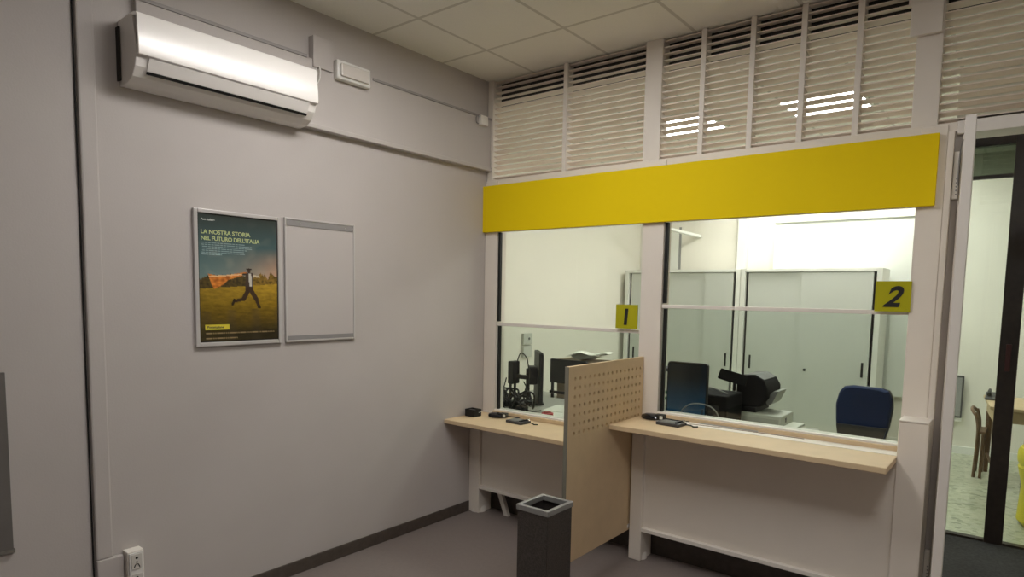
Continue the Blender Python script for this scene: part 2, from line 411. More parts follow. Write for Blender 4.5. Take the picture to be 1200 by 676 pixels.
def sign_pad(loc, rz, label):
    t = thing('signature_pad', label, 'signature pad', loc, 'signature pads on the counters')
    x, y, z = loc
    MB().rbox(x, y, z + .009, .15, .11, .018, .008, 'Z').build('body', DARKG, t, bevel=.003)
    MB().box(x - .058, x + .03, y - .04, y + .04, z + .0182, z + .0192).build('screen', mat('grey display', (.25, .25, .23), .25), t)
    MB().tube([(x + .045, y - .035, z + .022), (x + .05, y + .045, z + .024)], .005).build('stylus', BLACKP, t, smooth=True)
    MB().lathe([(.010, 0), (.011, .008), (.006, .013)], (x + .062, y + .038, z + .018), 14).build('stylus_holder', CHROME, t, smooth=True)
    MB().tube([(x + .07, y + .03, z + .008), (x + .11, y + .035, z + .006), (x + .13, y + .02, z + .004), (x + .15, y + .04, z + .004)], .004, smooth=5).build('cable', BLACKP, t, smooth=True)
    t.rotation_euler.z = rz
hand_reader((.235, -.165, .746), .25, 'black oval card reader on the left counter beside the pad')
sign_pad((.475, -.215, .746), -.1, 'small dark signature pad on the left low counter')
hand_reader((1.475, -.155, .898), .05, 'black oval card reader with pale label on the right counter')
sign_pad((1.64, -.235, .898), -.05, 'small grey signature pad on the right high counter')
t = thing('card_holder', 'small square black open box by the left wall on the counter', 'box', (.072, -.245, .746))
m = MB(); X0, X1, Yy0, Yy1, z0, z1 = .025, .118, -.285, -.205, .746, .800
m.box(X0, X1, Yy0, Yy1, z0, z0 + .006)
for a in ((X0, X0 + .005, Yy0, Yy1), (X1 - .005, X1, Yy0, Yy1), (X0, X1, Yy0, Yy0 + .005), (X0, X1, Yy1 - .005, Yy1)): m.box(*a, z0, z1)
m.build('box', BLACKP, t, bevel=.002)
MB().box(X0 + .01, X1 - .01, -.26, -.23, z0 + .006, z1 - .006).build('sponge', DARKG, t, bevel=.004)
MB().tube([(.118, -.235, .775), (.15, -.20, .79), (.16, -.14, .77), (.165, -.10, .75)], .002, smooth=6).solo('cord', 'thin pale cord beside the black box on the left counter', 'cord', WHITEP, smooth=True)
MB().tube([(1.72, -.15, .901), (1.85, -.13, .901), (2.0, -.12, .901), (2.2, -.11, .901), (2.35, -.105, .901)], .0018, smooth=6).solo('cord', 'thin brown cord running along the back of the right counter', 'cord', mat('brown cord', (.2, .12, .06), .6), smooth=True)

# ------------------------------------------------------------------ waste bin
t = thing('waste_bin', 'tall square dark grey metal bin in front of the divider', 'bin', (1.392, -1.158, 0))
bx0, bx1, by0, by1, bt = 1.298, 1.484, -1.268, -1.052, .598
m = MB()
w = .004
m.box(bx0, bx1, by0, by1, 0, .006)
for a in ((bx0, bx0 + w, by0, by1), (bx1 - w, bx1, by0, by1), (bx0, bx1, by0, by0 + w), (bx0, bx1, by1 - w, by1)): m.box(*a, 0, bt - .02)
m.build('body', BINM, t, bevel=.002)
m = MB(); e = .006; q = .016
for a in ((bx0 - e, bx0 + q, by0 - e, by1 + e), (bx1 - q, bx1 + e, by0 - e, by1 + e), (bx0 + q, bx1 - q, by0 - e, by0 + q), (bx0 + q, bx1 - q, by1 - q, by1 + e)): m.box(*a, bt - .028, bt)
m.build('rim', BINR, t, bevel=.003)
MB().box(bx0 + .01, bx1 - .01, by0 + .01, by1 - .01, .006, .25).build('liner', BLACKP, t)

# ------------------------------------------------------------------ left wall fittings
# trunk band
struct('trim_14', MB().box(0, .035, -2.50, -.005, 2.575, 2.945), WALL, 'shallow boxed trunking band along the left wall', 'trim', bevel=.004)
struct('trim_15', MB().box(.0, .05, -2.50, -.005, 2.563, 2.590), WALL, 'pale bottom lip of the trunking band', 'trim', bevel=.004)
MB().box(.035, .042, -2.5, -1.62, 2.938, 2.955).box(.035, .042, -1.16, -.02, 2.935, 2.950).solo('cable_duct', 'thin dark-edged cable duct along the top of the trunking band', 'cable duct', mat('duct grey', (.30, .28, .27), .6), bevel=.001)  # duct in one even grey, darker than the wall
MB().prism([(.0, 2.565), (.05, 2.565), (.05, 2.60), (.03, 2.75), (.0, 2.75)], 'Y', -.03, -.004).solo('trunking_end_cap', 'pale end cap of the trunking band beside the first post', 'end cap', FRAMEW, bevel=.002)
# vertical trunking with dark cable
t = thing('vertical_trunking', 'tall grey vertical cable trunking on the left wall', 'trunking', (0, -2.70, .41))
MB().box(0, .022, -2.735, -2.665, .41, H - .002).build('cover', WALL, t, bevel=.008)
MB().box(0, .03, -2.735, -2.625, .0, .41).build('foot_cover', WALL, t, bevel=.004)
MB().tube([(.004, -2.742, .0), (.004, -2.742, 1.2), (.004, -2.742, 2.2), (.004, -2.742, H - .01)], .0035, 8).build('cable', BLACKP, t, smooth=True)
# sockets
t = thing('socket_box', 'white wall box with two sockets at the foot of the trunking', 'socket', (0, -2.585, .1))
MB().box(0, .055, -2.62, -2.548, .10, .425).build('box', FRAMEW, t, bevel=.004)
MB().box(.055, .063, -2.615, -2.553, .11, .418).build('plate', WHITEP, t, bevel=.002)
for zc in (.375, .28, .185):
    s = MB().rbox(.0645, -2.584, zc, .004, .045, .07, .006, 'X').build('outlet', mat('outlet ivory', (.6, .58, .54), .45), t)
    MB().lathe([(.006, 0), (.006, .001)], (.0664, -2.584, zc + .018), 12, 'X').lathe([(.004, 0), (.004, .001)], (.0664, -2.584, zc - .002), 12, 'X').tube([(.0668, -2.596, zc - .028), (.0668, -2.59, zc - .013), (.0668, -2.578, zc - .013), (.0668, -2.572, zc - .028)], .0018, 6, smooth=3).build('pin_hole', BLACKP, s)
# air conditioner
t = thing('air_conditioner', 'white wall-mounted split air conditioner high on the left wall', 'air conditioner', (0.1, -2.11, 2.54))
prof = [(0, 2.55), (.0, 2.83), (.12, 2.838), (.165, 2.832), (.188, 2.818), (.200, 2.790), (.200, 2.668), (.196, 2.652), (.176, 2.612), (.140, 2.572), (.095, 2.550), (.04, 2.542)]
MB().prism([(.0, 2.55), (.0, 2.83), (.12, 2.836), (.150, 2.83), (.188, 2.66), (.170, 2.610), (.135, 2.572), (.092, 2.552), (.04, 2.545)], 'Y', -2.565, -1.662).build('housing', ACG, t, bevel=.004)
MB().prism([(.10, 2.8375), (.16, 2.836), (.186, 2.830), (.1945, 2.818), (.2065, 2.668), (.2035, 2.652), (.192, 2.650), (.182, 2.815), (.10, 2.831)], 'Y', -2.562, -1.665).build('front_cover', ACW, t, bevel=.002, smooth=True)
a, b = Vector((.1925, 0, 2.644)), Vector((.160, 0, 2.592))
MB().prism([(.190, 2.6485), (.1965, 2.645), (.1665, 2.596), (.162, 2.597)], 'Y', -2.515, -1.71).build('flap', ACG, t, bevel=.001)
MB().prism([(.164, 2.596), (.1665, 2.594), (.1595, 2.584), (.156, 2.585)], 'Y', -2.515, -1.71).build('outlet_slot', BLACKP, t)
MB().box(.0, .03, -2.574, -2.566, 2.57, 2.80).build('back_plate', DKREC, t)
MB().tube([(.03, -1.655, 2.80), (.06, -1.60, 2.83), (.055, -1.57, 2.86), (.03, -1.56, 2.90), (.03, -1.56, 2.95)], .006, smooth=6).tube([(.04, -1.655, 2.76), (.075, -1.585, 2.80), (.06, -1.55, 2.87), (.035, -1.545, 2.93)], .004, smooth=6).build('pipe', WHITEP, t, smooth=True)
# junction cover
MB().box(.035, .048, -1.585, -1.455, 2.90, 3.07).box(0, .035, -1.585, -1.455, 2.93, 3.07).solo('junction_cover', 'grey square junction cover above the air conditioner pipe', 'junction box', WALL, bevel=.003)
# emergency light
t = thing('emergency_light', 'white rectangular emergency light right of the air conditioner', 'emergency light', (.05, -1.32, 2.87))
MB().box(.033, .075, -1.445, -1.205, 2.868, 2.975).build('housing', WHITEP, t, bevel=.008)
MB().box(.0752, .088, -1.425, -1.225, 2.885, 2.958).build('lens', mat('frosted lens', (.62, .58, .54), .25), t, bevel=.01)
t = thing('sensor_box', 'small pale sensor box near the end of the left wall trunking', 'sensor', (.05, -.15, 2.88))
MB().box(.033, .065, -.19, -.11, 2.875, 2.945).build('housing', FRAMEW, t, bevel=.006)
MB().tube([(.04, -.19, 2.94), (.042, -.215, 2.93), (.042, -.215, 2.89), (.04, -.19, 2.885)], .004, smooth=5).build('cable', GREYP, t, smooth=True)
# grey board at left picture edge
t = thing('notice_board', 'dark grey board on the wall at the left edge of the view', 'board', (0, -3.35, .56))
MB().box(-.002, .016, -3.62, -3.035, .56, 1.30).build('panel', GREYPANEL, t, bevel=.002)
MB().box(0, .018, -3.63, -3.03, .545, .56).build('bottom_ledge', mat('dull grey frame', (.16, .15, .13), .6), t, bevel=.002)

# ------------------------------------------------------------------ poster (print as a colour grid), runs along +Y
def lerp(a, b, t): t = max(0, min(1, t)); return tuple(a[i] + (b[i] - a[i]) * t for i in range(3))
def S(r, g, b):
    f = lambda c: ((c / 255 + .055) / 1.055) ** 2.4 if c > 10 else c / 255 / 12.92
    return (f(r), f(g), f(b))
def segd(px, py, a, b):
    dx, dy = b[0] - a[0], b[1] - a[1]; L = dx * dx + dy * dy
    t = max(0, min(1, ((px - a[0]) * dx + (py - a[1]) * dy) / L)) if L else 0
    return math.hypot(px - a[0] - t * dx, py - a[1] - t * dy)
def inpoly(x, y, P):
    c = False; j = len(P) - 1
    for i in range(len(P)):
        if (P[i][1] > y) != (P[j][1] > y) and x < (P[j][0] - P[i][0]) * (y - P[i][1]) / (P[j][1] - P[i][1]) + P[i][0]: c = not c
        j = i
    return c
def nz2(x, y):
    from mathutils import noise
    return noise.noise(Vector((x, y, 1.7)))
# picture coordinates: x 0..338, y 0..550 (down)
LIMBS = [((206, 230), (200, 246), 5), ((206, 246), (212, 262), 5)]
def paint(x, y):
    hor = 322 - 30 * (x / 338) + 3 * nz2(x * .05, 3)
    if y < hor:
        t = y / hor
        c = lerp(S(56, 62, 58), S(72, 96, 98), t / .45) if t < .45 else lerp(S(72, 96, 98), lerp(S(112, 134, 130), S(205, 160, 130), (x / 338) ** 2.2), (t - .45) / .45)
        c = lerp(c, S(200, 190, 165), .15 * max(0, nz2(x * .02, y * .03)) * t * 2)
        top = hor - 52 - 14 * nz2(x * .05, 9) - (18 if x < 60 else 0) * 0
        if x < 215 and y > top + 10 * nz2(x * .15, 5): c = lerp(S(62, 52, 34), S(95, 80, 40), .5 + nz2(x * .1, y * .1))
        if x > 215 and y > hor - 42 + 22 * nz2(x * .06, 2) - 10 * nz2(x * .2, 7): c = lerp(S(150, 118, 50), S(90, 72, 30), .5 + nz2(x * .1, y * .12))
    else:
        t = (y - hor) / (550 - hor)
        c = lerp(S(185, 150, 48), S(140, 112, 26), t / .35) if t < .35 else lerp(S(140, 112, 26), S(44, 38, 22), (t - .35) / .5)
        c = lerp(c, S(70, 62, 24), (1 - x / 338) * .45)
        k = 1 + .35 * nz2(x * .03, y * .1) + .2 * nz2(x * .1, y * .3)
        c = tuple(v * k for v in c)
        if t > .42: c = lerp(c, S(70, 60, 45), .35 * max(0, math.sin(x * .06)))
    if inpoly(x, y, [(38, 255), (70, 262), (120, 258), (198, 242), (200, 252), (170, 262), (120, 280), (100, 300), (62, 322), (50, 300)]):
        c = lerp(S(225, 140, 60), S(165, 90, 35), .5 + 1.2 * nz2(x * .06, y * .09))
        if abs(y - (266 - (x - 60) * .1)) < 3: c = S(235, 190, 140)
    def L(a, b, r, col):
        nonlocal c
        if segd(x, y, a, b) < r: c = S(*col)
    L((200, 252), (182, 254), 4, (60, 50, 45))
    L((214, 256), (252, 262), 4, (205, 190, 160))
    if inpoly(x, y, [(196, 245), (224, 245), (224, 300), (226, 318), (190, 325), (192, 290)]): c = S(72, 58, 50)
    if inpoly(x, y, [(206, 248), (218, 248), (220, 308), (209, 308)]): c = S(205, 200, 190)
    L((208, 232), (208, 240), 7, (70, 50, 38)); 
    if abs(y - 229) < 3.5 and abs(x - 208) < 12: c = S(40, 30, 26)
    L((206, 318), (184, 362), 10, (62, 46, 34)); L((184, 364), (145, 372), 7, (58, 42, 30)); L((143, 366), (136, 388), 5, (40, 28, 20))
    L((212, 318), (238, 362), 10, (66, 50, 38)); L((238, 362), (250, 398), 7, (60, 44, 32)); L((248, 400), (256, 402), 4, (40, 28, 20))
    # small print
    for row, x1 in ((124, 190), (132, 222), (140, 222), (148, 205), (156, 190), (164, 190), (172, 95)):
        if abs(y - row) < 1.7 and 13 < x < x1 and (x * 7 + row * 3) % 23 > 3: c = lerp(c, S(190, 215, 215), .55)
    for row, a, b in ((512, 22, 318), (536, 22, 158)):
        if abs(y - row) < 3 and a < x < b and (x * 5) % 37 > 6: c = lerp(c, S(190, 165, 120), .55)
    if x < 4 or x > 334 or y < 4 or y > 546: c = S(30, 28, 26)
    return c
py0, py1, pz0, pz1 = -2.238, -1.802, 1.384, 2.030
t = thing('framed_poster', 'framed advertising poster of a running man with an orange cloth', 'poster', (.01, (py0 + py1) / 2, 1.362))
NX, NY = 130, 200
vs = [(.0125, py0 + (py1 - py0) * i / NX, pz1 - (pz1 - pz0) * j / NY) for j in range(NY + 1) for i in range(NX + 1)]
fs = [(j * (NX + 1) + i, j * (NX + 1) + i + 1, (j + 1) * (NX + 1) + i + 1, (j + 1) * (NX + 1) + i) for j in range(NY) for i in range(NX)]
PM = mat('poster print', (.5, .5, .5), .3)
po = MB().add(vs, fs).build('print', PM, t)
att = po.data.color_attributes.new('print', 'FLOAT_COLOR', 'POINT')
cols = []
for j in range(NY + 1):
    for i in range(NX + 1):
        cc = paint(338 * i / NX, 550 * j / NY); cols += [max(0, v) for v in cc] + [1.0]
att.data.foreach_set('color', cols)
an = PM.node_tree.nodes.new('ShaderNodeAttribute'); an.attribute_name = 'print'
PM.node_tree.links.new(an.outputs['Color'], PM.node_tree.nodes['Principled BSDF'].inputs['Base Color'])
PM.node_tree.nodes['Principled BSDF'].inputs['Specular IOR Level'].default_value = .3
MB().box(.001, .0118, py0 - .002, py1 + .002, pz0 - .002, pz1 + .002).build('backing', GREYP, t)
def wframe(t, y0, y1, z0, z1, w, x, m):
    b = MB(); b.box(.0, x, y0, y0 + w, z0, z1).box(.0, x, y1 - w, y1, z0, z1).box(.0, x, y0 + w, y1 - w, z0, z0 + w).box(.0, x, y0 + w, y1 - w, z1 - w, z1)
    return b.build('frame', m, t, bevel=.003)
wframe(t, -2.258, -1.782, 1.362, 2.050, .020, .020, mat('poster frame silver', (.56, .54, .53), .35, metal=.3))
TXY = mat('poster lettering', S(190, 200, 140), .5); TXW = mat('poster small lettering', S(200, 205, 200), .5)
def pp(x, y, dx=.0132): return (dx, py0 + (py1 - py0) * x / 338, pz1 - (pz1 - pz0) * y / 550)
text('lettering', 'LA NOSTRA STORIA', .0290, TXY, t, MX(pp(12, 86), (0, 1, 0), (0, 0, 1)), extrude=.0003, offset=.0006)
text('lettering', "NEL FUTURO DELL'ITALIA", .0290, TXY, t, MX(pp(12, 113), (0, 1, 0), (0, 0, 1)), extrude=.0003, offset=.0006, spacing=.93)
text('lettering', 'Posteitaliane', .014, TXW, t, MX(pp(14, 30), (0, 1, 0), (0, 0, 1)), extrude=.0003, offset=.0004)
MB().box(.0126, .0136, pp(22, 0)[1], pp(120, 0)[1], pp(0, 498)[2], pp(0, 475)[2]).build('badge', mat('badge yellow', S(215, 200, 60), .5), t)
text('lettering', 'Posteitaliane', .017, mat('badge lettering', S(40, 50, 60), .5), t, MX(pp(30, 491, .0139), (0, 1, 0), (0, 0, 1)), extrude=.0003, offset=.0003)
# empty frame
t = thing('display_frame', 'empty silver display frame beside the poster', 'frame', (.01, -1.52, 1.36))
MB().box(.001, .010, -1.752, -1.287, 1.372, 2.045).build('backing', mat('empty frame back', (.52, .485, .47), .4), t)
wframe(t, -1.757, -1.280, 1.362, 2.056, .011, .016, mat('poster frame silver', (.56, .54, .53)))
for z0, z1 in ((2.012, 2.044), (1.374, 1.398)): MB().box(.0102, .0135, -1.745, -1.292, z0, z1).build('clip_strip', mat('frame grey strip', (.27, .26, .26), .4), t)
for y in (-1.66, -1.35): MB().lathe([(.004, 0), (.004, .002)], (.0136, y, 2.028), 10, 'X').build('screw', SILVER, t)

# ------------------------------------------------------------------ doorway right
r = sempty('door_1', (2.96, -.05, 0), 'white doorway frame right of the counters', 'door')
MB().box(2.902, 2.928, -.075, .05, 0, 2.455).build('jamb', FRAME, r, bevel=.003)
MB().box(2.928, 2.956, -.035, .05, 0, 2.455).build('jamb_recess', WALL, r, bevel=.002)
MB().box(2.956, 2.972, -.05, .05, 0, 2.455).build('jamb_stop', FRAME, r, bevel=.003)
MB().box(2.935, 4.05, -.065, .10, 2.44, 2.50).build('lintel', FRAMEW, r, bevel=.003)
MB().box(3.98, 4.05, -.05, .06, 0, 2.455).build('jamb', FRAME, r, bevel=.003)
for z0, z1 in ((2.14, 2.36), (.25, .42)):
    h = MB().box(2.930, 2.954, -.062, -.036, z0, z1).build('hinge', FRAMEW, r, bevel=.003)
    m = MB()
    for k in range(5): m.lathe([(.004, 0), (.004, .002)], (2.948, -.0645, z0 + .02 + k * .018), 8, 'Y')
    m.build('screw', GREYP, h)
r = thing('door_leaf', 'narrow white door leaf standing open, seen edge-on', 'door', (2.987, -.02, 0))
MB().box(2.967, 3.007, -.43, -.055, .015, 2.438).build('leaf', FRAMEW, r, bevel=.003)
r.rotation_euler.z = math.radians(3.4)
MB().tube([(2.962, -.045, 2.42), (2.955, -.06, 2.38), (2.952, -.066, 2.30), (2.952, -.066, 2.20)], .003, smooth=6).solo('cable', 'thin cable hanging beside the door hinge', 'cable', GREYP, smooth=True)

# brown aluminium corridor frame
t = thing('glazed_screen', 'dark brown aluminium glazed screen beyond the doorway', 'glazed screen', (3.6, 1.68, 0))
for a, b in ((2.78, 2.85), (3.118, 3.222), (4.5, 4.58)): MB().box(a, b, 1.64, 1.72, 0, 2.80).build('mullion', BROWN, t, bevel=.004)
MB().box(2.85, 4.5, 1.645, 1.715, 2.70, 2.80).build('header', BROWN, t, bevel=.003)
MB().box(2.85, 4.5, 1.66, 1.70, 2.485, 2.508).build('transom', BROWN, t, bevel=.002)
MB().box(2.85, 4.5, 1.65, 1.71, 0.0, .02).build('threshold', BROWN, t)
for a, b in ((2.85, 3.118), (3.222, 4.5)):
    MB().box(a, b, 1.677, 1.683, 2.508, 2.70).build('grey_pane', GLG, t)
    MB().box(a, b, 1.677, 1.683, .02, 2.485).build('clear_pane', GLD, t)
MB().box(2.78, 4.58, 1.68, 1.70, 2.80, H).build('top_panel', OFFW, t)
MB().box(3.155, 3.185, 1.60, 1.64, 1.20, 1.38).build('pull_handle', mat('dark red plastic', (.05, .008, .008), .5), t, bevel=.004)
MB().box(2.90, 4.6, .10, 1.63, 0, .012).solo('entrance_mat', 'dark entrance mat on the floor beyond the doorway', 'mat', MATT, bevel=.003)

# room beyond: desk with crossed wooden legs, phone, yellow bin, leaning panel
t = thing('writing_desk', 'light wooden desk with brown trestle legs in the room beyond', 'desk', (3.45, 3.4, 0))
top = [(2.965, 4.12), (3.05, 3.25), (3.95, 3.25), (3.95, 4.12)]
MB().prism(top, 'Z', .715, .742).build('tabletop', LWOOD, t, bevel=.003)
MB().prism([(3.00, 4.05), (3.075, 3.32), (3.90, 3.32), (3.90, 4.05)], 'Z', .60, .715).build('apron', LWOOD, t)
for (x, y) in ((3.03, 4.0), (3.10, 3.37), (3.87, 3.37), (3.87, 4.0)):
    MB().tube([(x, y, .60), (x, y, .0)], [.030, .018], 8).build('leg', DWOOD, t, smooth=True)
MB().tube([(3.03, 4.0, .18), (3.10, 3.37, .18)], .014).build('stretcher', DWOOD, t, smooth=True)
t = thing('bentwood_chair', 'brown wooden chair tucked against the far desk', 'chair', (2.96, 3.80, 0))
for (dx, dy) in ((0, 0), (.0, .30)):
    MB().tube([(2.95 + dx, 3.66 + dy, 0), (2.96 + dx, 3.66 + dy, .45), (2.93, 3.66 + dy, .62)], .014, smooth=5).build('rear_leg', DWOOD, t, smooth=True)
    MB().tube([(3.0 + dx, 3.66 + dy, 0), (3.0 + dx, 3.66 + dy, .42)], .012).build('front_leg', DWOOD, t, smooth=True)
MB().tube([(2.93, 3.66, .60), (2.90, 3.72, .64), (2.90, 3.90, .64), (2.93, 3.96, .60)], .014, smooth=6).build('top_rail', DWOOD, t, smooth=True)
MB().box(2.95, 3.02, 3.65, 3.97, .42, .445).build('seat', DWOOD, t, bevel=.006)
t = thing('telephone', 'grey desk telephone on the far desk', 'telephone', (3.06, 3.8, .742))
MB().prism([(3.70, .742), (3.92, .742), (3.92, .80), (3.70, .762)], 'X', 2.99, 3.16).build('base', DARKG, t, bevel=.006)
MB().tube([(3.02, 3.72, .795), (3.02, 3.80, .812), (3.02, 3.90, .822)], [.018, .013], smooth=4).build('handset', BLACKP, t, smooth=True)
t = thing('side_cabinet', 'brown wooden drawer cabinet right of the brown mullion', 'cabinet', (3.5, 2.9, 0))
MB().box(3.30, 3.78, 2.62, 3.1, .0, .72).build('body', DWOOD, t, bevel=.005)
for z in (.06, .28, .5): 
    d = MB().box(3.32, 3.76, 2.60, 2.62, z, z + .19).build('drawer', DWOOD, t, bevel=.003)
    MB().tube([(3.48, 2.60, z + .12), (3.48, 2.585, z + .12), (3.60, 2.585, z + .12), (3.60, 2.60, z + .12)], .005).build('handle', SILVER, d)
t = thing('yellow_chair', 'yellow plastic tub chair right of the brown mullion', 'chair', (3.5, 2.35, 0))
m = MB()
m.lathe([(.20, .0), (.235, .04), (.22, .30), (.25, .44), (.24, .46), (.20, .40), (.17, .40)], (3.52, 2.33, 0), 28); m.build('seat_shell', YELC, t, smooth=True)
m = MB(); pts = []
for k in range(18):
    a = math.radians(-20 + 220 * k / 12); pts.append((3.52 + .235 * math.cos(a), 2.33 + .235 * math.sin(a), .52))
m.tube(pts, .022, 10, flat=3.2); m.build('backrest', YELC, t, smooth=True)
t = thing('leaning_frame', 'dark narrow framed panel leaning on the far wall', 'frame', (2.72, 4.6, .08))
m = MB().box(2.60, 2.765, 4.68, 4.71, .40, .86); m.build('panel', DARKG, t, bevel=.004)
MB().box(2.615, 2.75, 4.675, 4.68, .42, .84).build('insert', GREYP, t)
MB().box(2.60, 2.765, 4.69, 4.735, .36, .40).build('rest', WHITEP, t)

# ------------------------------------------------------------------ office: cabinets, curtain, pillar
def cabinet(x0, x1, label, keys, shade):
    t = thing('sliding_door_cabinet', label, 'cabinet', ((x0 + x1) / 2, 4.42, 0), 'grey sliding door cabinets')
    yf, yb, zt = 4.2, 4.64, 2.01
    m = MB().box(x0, x0 + .055, yf, yb, 0, zt).box(x1 - .055, x1, yf, yb, 0, zt).box(x0 + .055, x1 - .055, yf, yb, zt - .035, zt).box(x0 + .055, x1 - .055, yf, yb, 0, .08).box(x0 + .055, x1 - .055, yb - .01, yb, .08, zt - .035)
    m.build('body', OFFTRIM, t, bevel=.002)
    xm = (x0 + x1) / 2 + shade
    for k, (a, b, y) in enumerate(((x0 + .085, xm + .01, yf + .030), (xm - .01, x1 - .085, yf + .008))):
        d = MB().box(a, b, y, y + .018, .085, zt - .040).build('door', OFFCAB, t, bevel=.001)
        hx = a + .06 if k == 0 else b - .06
        MB().box(hx - .012, hx + .012, y - .006, y - .0002, .80, .965).build('handle', BLACKP, d, bevel=.003)
    MB().lathe([(.016, 0), (.014, -.012)], (keys, yf + .008, .835), 14, 'Y').build('lock', BLACKP, t)
    for a in (x0 + .0551, x1 - .085): MB().box(a, a + .0299, yf + .06, yf + .07, .085, zt - .04).build('dark_gap', DKREC, t)
cabinet(-1.125, .462, 'grey sliding-door cabinet left, behind the black monitor', -.86, .35)
cabinet(.468, 2.0, 'wide grey sliding-door cabinet behind the blue chair', 1.255, -.05)
struct('trim_16', MB().box(.24, .36, 4.66, 4.75, 0, H), OFFTRIM, 'white pilaster on the office back wall above the cabinets', 'trim', bevel=.003)
# vertical blind over the back window
t = thing('vertical_blind', 'long pale vertical slat blind on the office back wall', 'blind', (1.6, 4.70, .58), None)
MB().box(.70, 2.62, 4.67, 4.735, 2.60, 2.66).build('head_rail', OFFTRIM, t, bevel=.003)
m = MB(); k = 0; x = .74
while x < 2.56:
    ang = math.radians(7); dx, dy = .042 * math.cos(ang), .042 * math.sin(ang)
    m.add([(x - dx, 4.70 - dy, .56), (x + dx, 4.70 + dy, .56), (x + dx, 4.70 + dy, 2.60), (x - dx, 4.70 - dy, 2.60),
           (x - dx, 4.702 - dy, .56), (x + dx, 4.702 + dy, .56), (x + dx, 4.702 + dy, 2.60), (x - dx, 4.702 - dy, 2.60)],
          [(0, 1, 2, 3), (7, 6, 5, 4), (0, 4, 5, 1), (3, 2, 6, 7), (0, 3, 7, 4), (1, 5, 6, 2)]); x += .078
m.build('slats', CURT, t)
# duct and shelf bracket from back wall
t = thing('wall_bracket', 'white shelf bracket high on the office back wall', 'bracket', (-.62, 4.74, 2.1))
MB().add([(-.80, 3.95, 2.64), (-.74, 3.95, 2.64), (-.28, 4.748, 2.50), (-.34, 4.748, 2.50), (-.80, 3.95, 2.61), (-.74, 3.95, 2.61), (-.28, 4.748, 2.465), (-.34, 4.748, 2.465)],
         [(0, 1, 2, 3), (7, 6, 5, 4), (0, 4, 5, 1), (1, 5, 6, 2), (2, 6, 7, 3), (3, 7, 4, 0)]).build('arm', OFFTRIM, t)
MB().box(-.60, -.57, 4.735, 4.749, 2.04, 2.62).build('rail', GREYP, t)
MB().box(-.80, -.60, 4.73, 4.749, 2.04, 2.56).build('plate', OFFTRIM, t)
# wall switch box on the left office wall
t = thing('switch_box', 'two grey stacked wall boxes on the office left wall', 'switch box', (-1.19, 2.06, .95))
for z0, z1 in ((1.09, 1.215), (.945, 1.075)):
    MB().box(-1.2, -1.165, 1.975, 2.135, z0, z1).build('box', mat('switch box grey', (.52, .53, .48), .5), t, bevel=.004)
MB().lathe([(.014, 0), (.014, .004)], (-1.165, 2.075, 1.155), 14, 'X').build('button', DARKG, t)

# ------------------------------------------------------------------ office desks
def desk(x0, x1, y0, y1, z, label):
    t = thing('office_desk', label, 'desk', ((x0 + x1) / 2, (y0 + y1) / 2, 0), 'desks behind the counter windows')
    MB().box(x0, x1, y0, y1, z - .028, z).build('desktop', DESKTOP, t, bevel=.003)
    for x in (x0 + .04, x1 - .07): MB().box(x, x + .03, y0 + .06, y1 - .06, 0, z - .028).build('leg', GREYP, t, bevel=.003)
    MB().box(x0 + .07, x1 - .07, y0 + .08, y0 + .098, .25, z - .028).build('modesty_panel', DESKTOP, t)
desk(-.35, 1.28, .09, .95, .735, 'grey office desk right behind the left window')
desk(1.42, 2.16, .09, 1.10, .740, 'grey office desk right behind the right window')
DZ = .735
# monitor seen from the side
t = thing('computer_monitor', 'black monitor seen almost edge-on behind the left window', 'monitor', (.02, .62, DZ))
def rot_about(mb, cx, cy, ang):
    return mb.xf(Matrix.Translation((cx, cy, 0)) @ Matrix.Rotation(ang, 4, 'Z') @ Matrix.Translation((-cx, -cy, 0)))
MB().rbox(.03, .60, .965, .035, .36, .42, .012, 'X').build('screen_case', BLACKP, t, bevel=.004)
MB().box(.048, .051, .435, .765, .77, 1.16).build('display', BLACKG, t)
MB().box(-.055, .012, .53, .67, .90, 1.05).build('rear_bulge', BLACKP, t, bevel=.01)
MB().box(-.075, -.045, .57, .63, DZ + .015, 1.03).build('stand', BLACKP, t, bevel=.006)
MB().rbox(-.03, .60, DZ + .008, .20, .25, .016, .03, 'Z').build('base', BLACKP, t, bevel=.003)
t.rotation_euler.z = math.radians(43)
# document camera / customer display
t = thing('customer_display', 'narrow black device on a post left of the edge-on monitor', 'display', (-.07, .44, DZ))
MB().rbox(-.075, .42, 1.005, .055, .09, .19, .01, 'Y').build('case', BLACKP, t, bevel=.004)
MB().box(-.060, -.045, .40, .42, DZ + .02, .92).build('post', BLACKP, t, bevel=.002)
MB().box(-.105, -.092, .40, .42, DZ + .02, .95).build('post', BLACKP, t, bevel=.002)
MB().box(-.05, .06, .42, .45, .955, .99).build('arm', BLACKP, t, bevel=.004)
MB().rbox(-.06, .43, DZ + .010, .18, .16, .02, .02, 'Z').build('base', BLACKP, t, bevel=.004)
for i, pts in enumerate([
    [(-.05, .43, 1.09), (-.01, .43, 1.17), (.04, .45, 1.12), (.05, .46, .98), (.03, .44, .85), (.06, .40, .76), (.10, .36, .742)],
    [(.0, .46, .93), (.05, .45, .86), (.02, .44, .80), (.06, .42, .76), (.12, .40, .742)],
    [(-.12, .38, .96), (-.14, .36, .85), (-.16, .33, .78), (-.10, .26, .75), (0, .22, .742)]]):
    MB().tube(pts, .0045, smooth=8).solo('cable', ('looping black cable over the narrow device behind the left window', 'short black cable hanging under the edge-on monitor', 'black cable hanging down the left side of the narrow device')[i], 'cable', BLACKP, smooth=True)
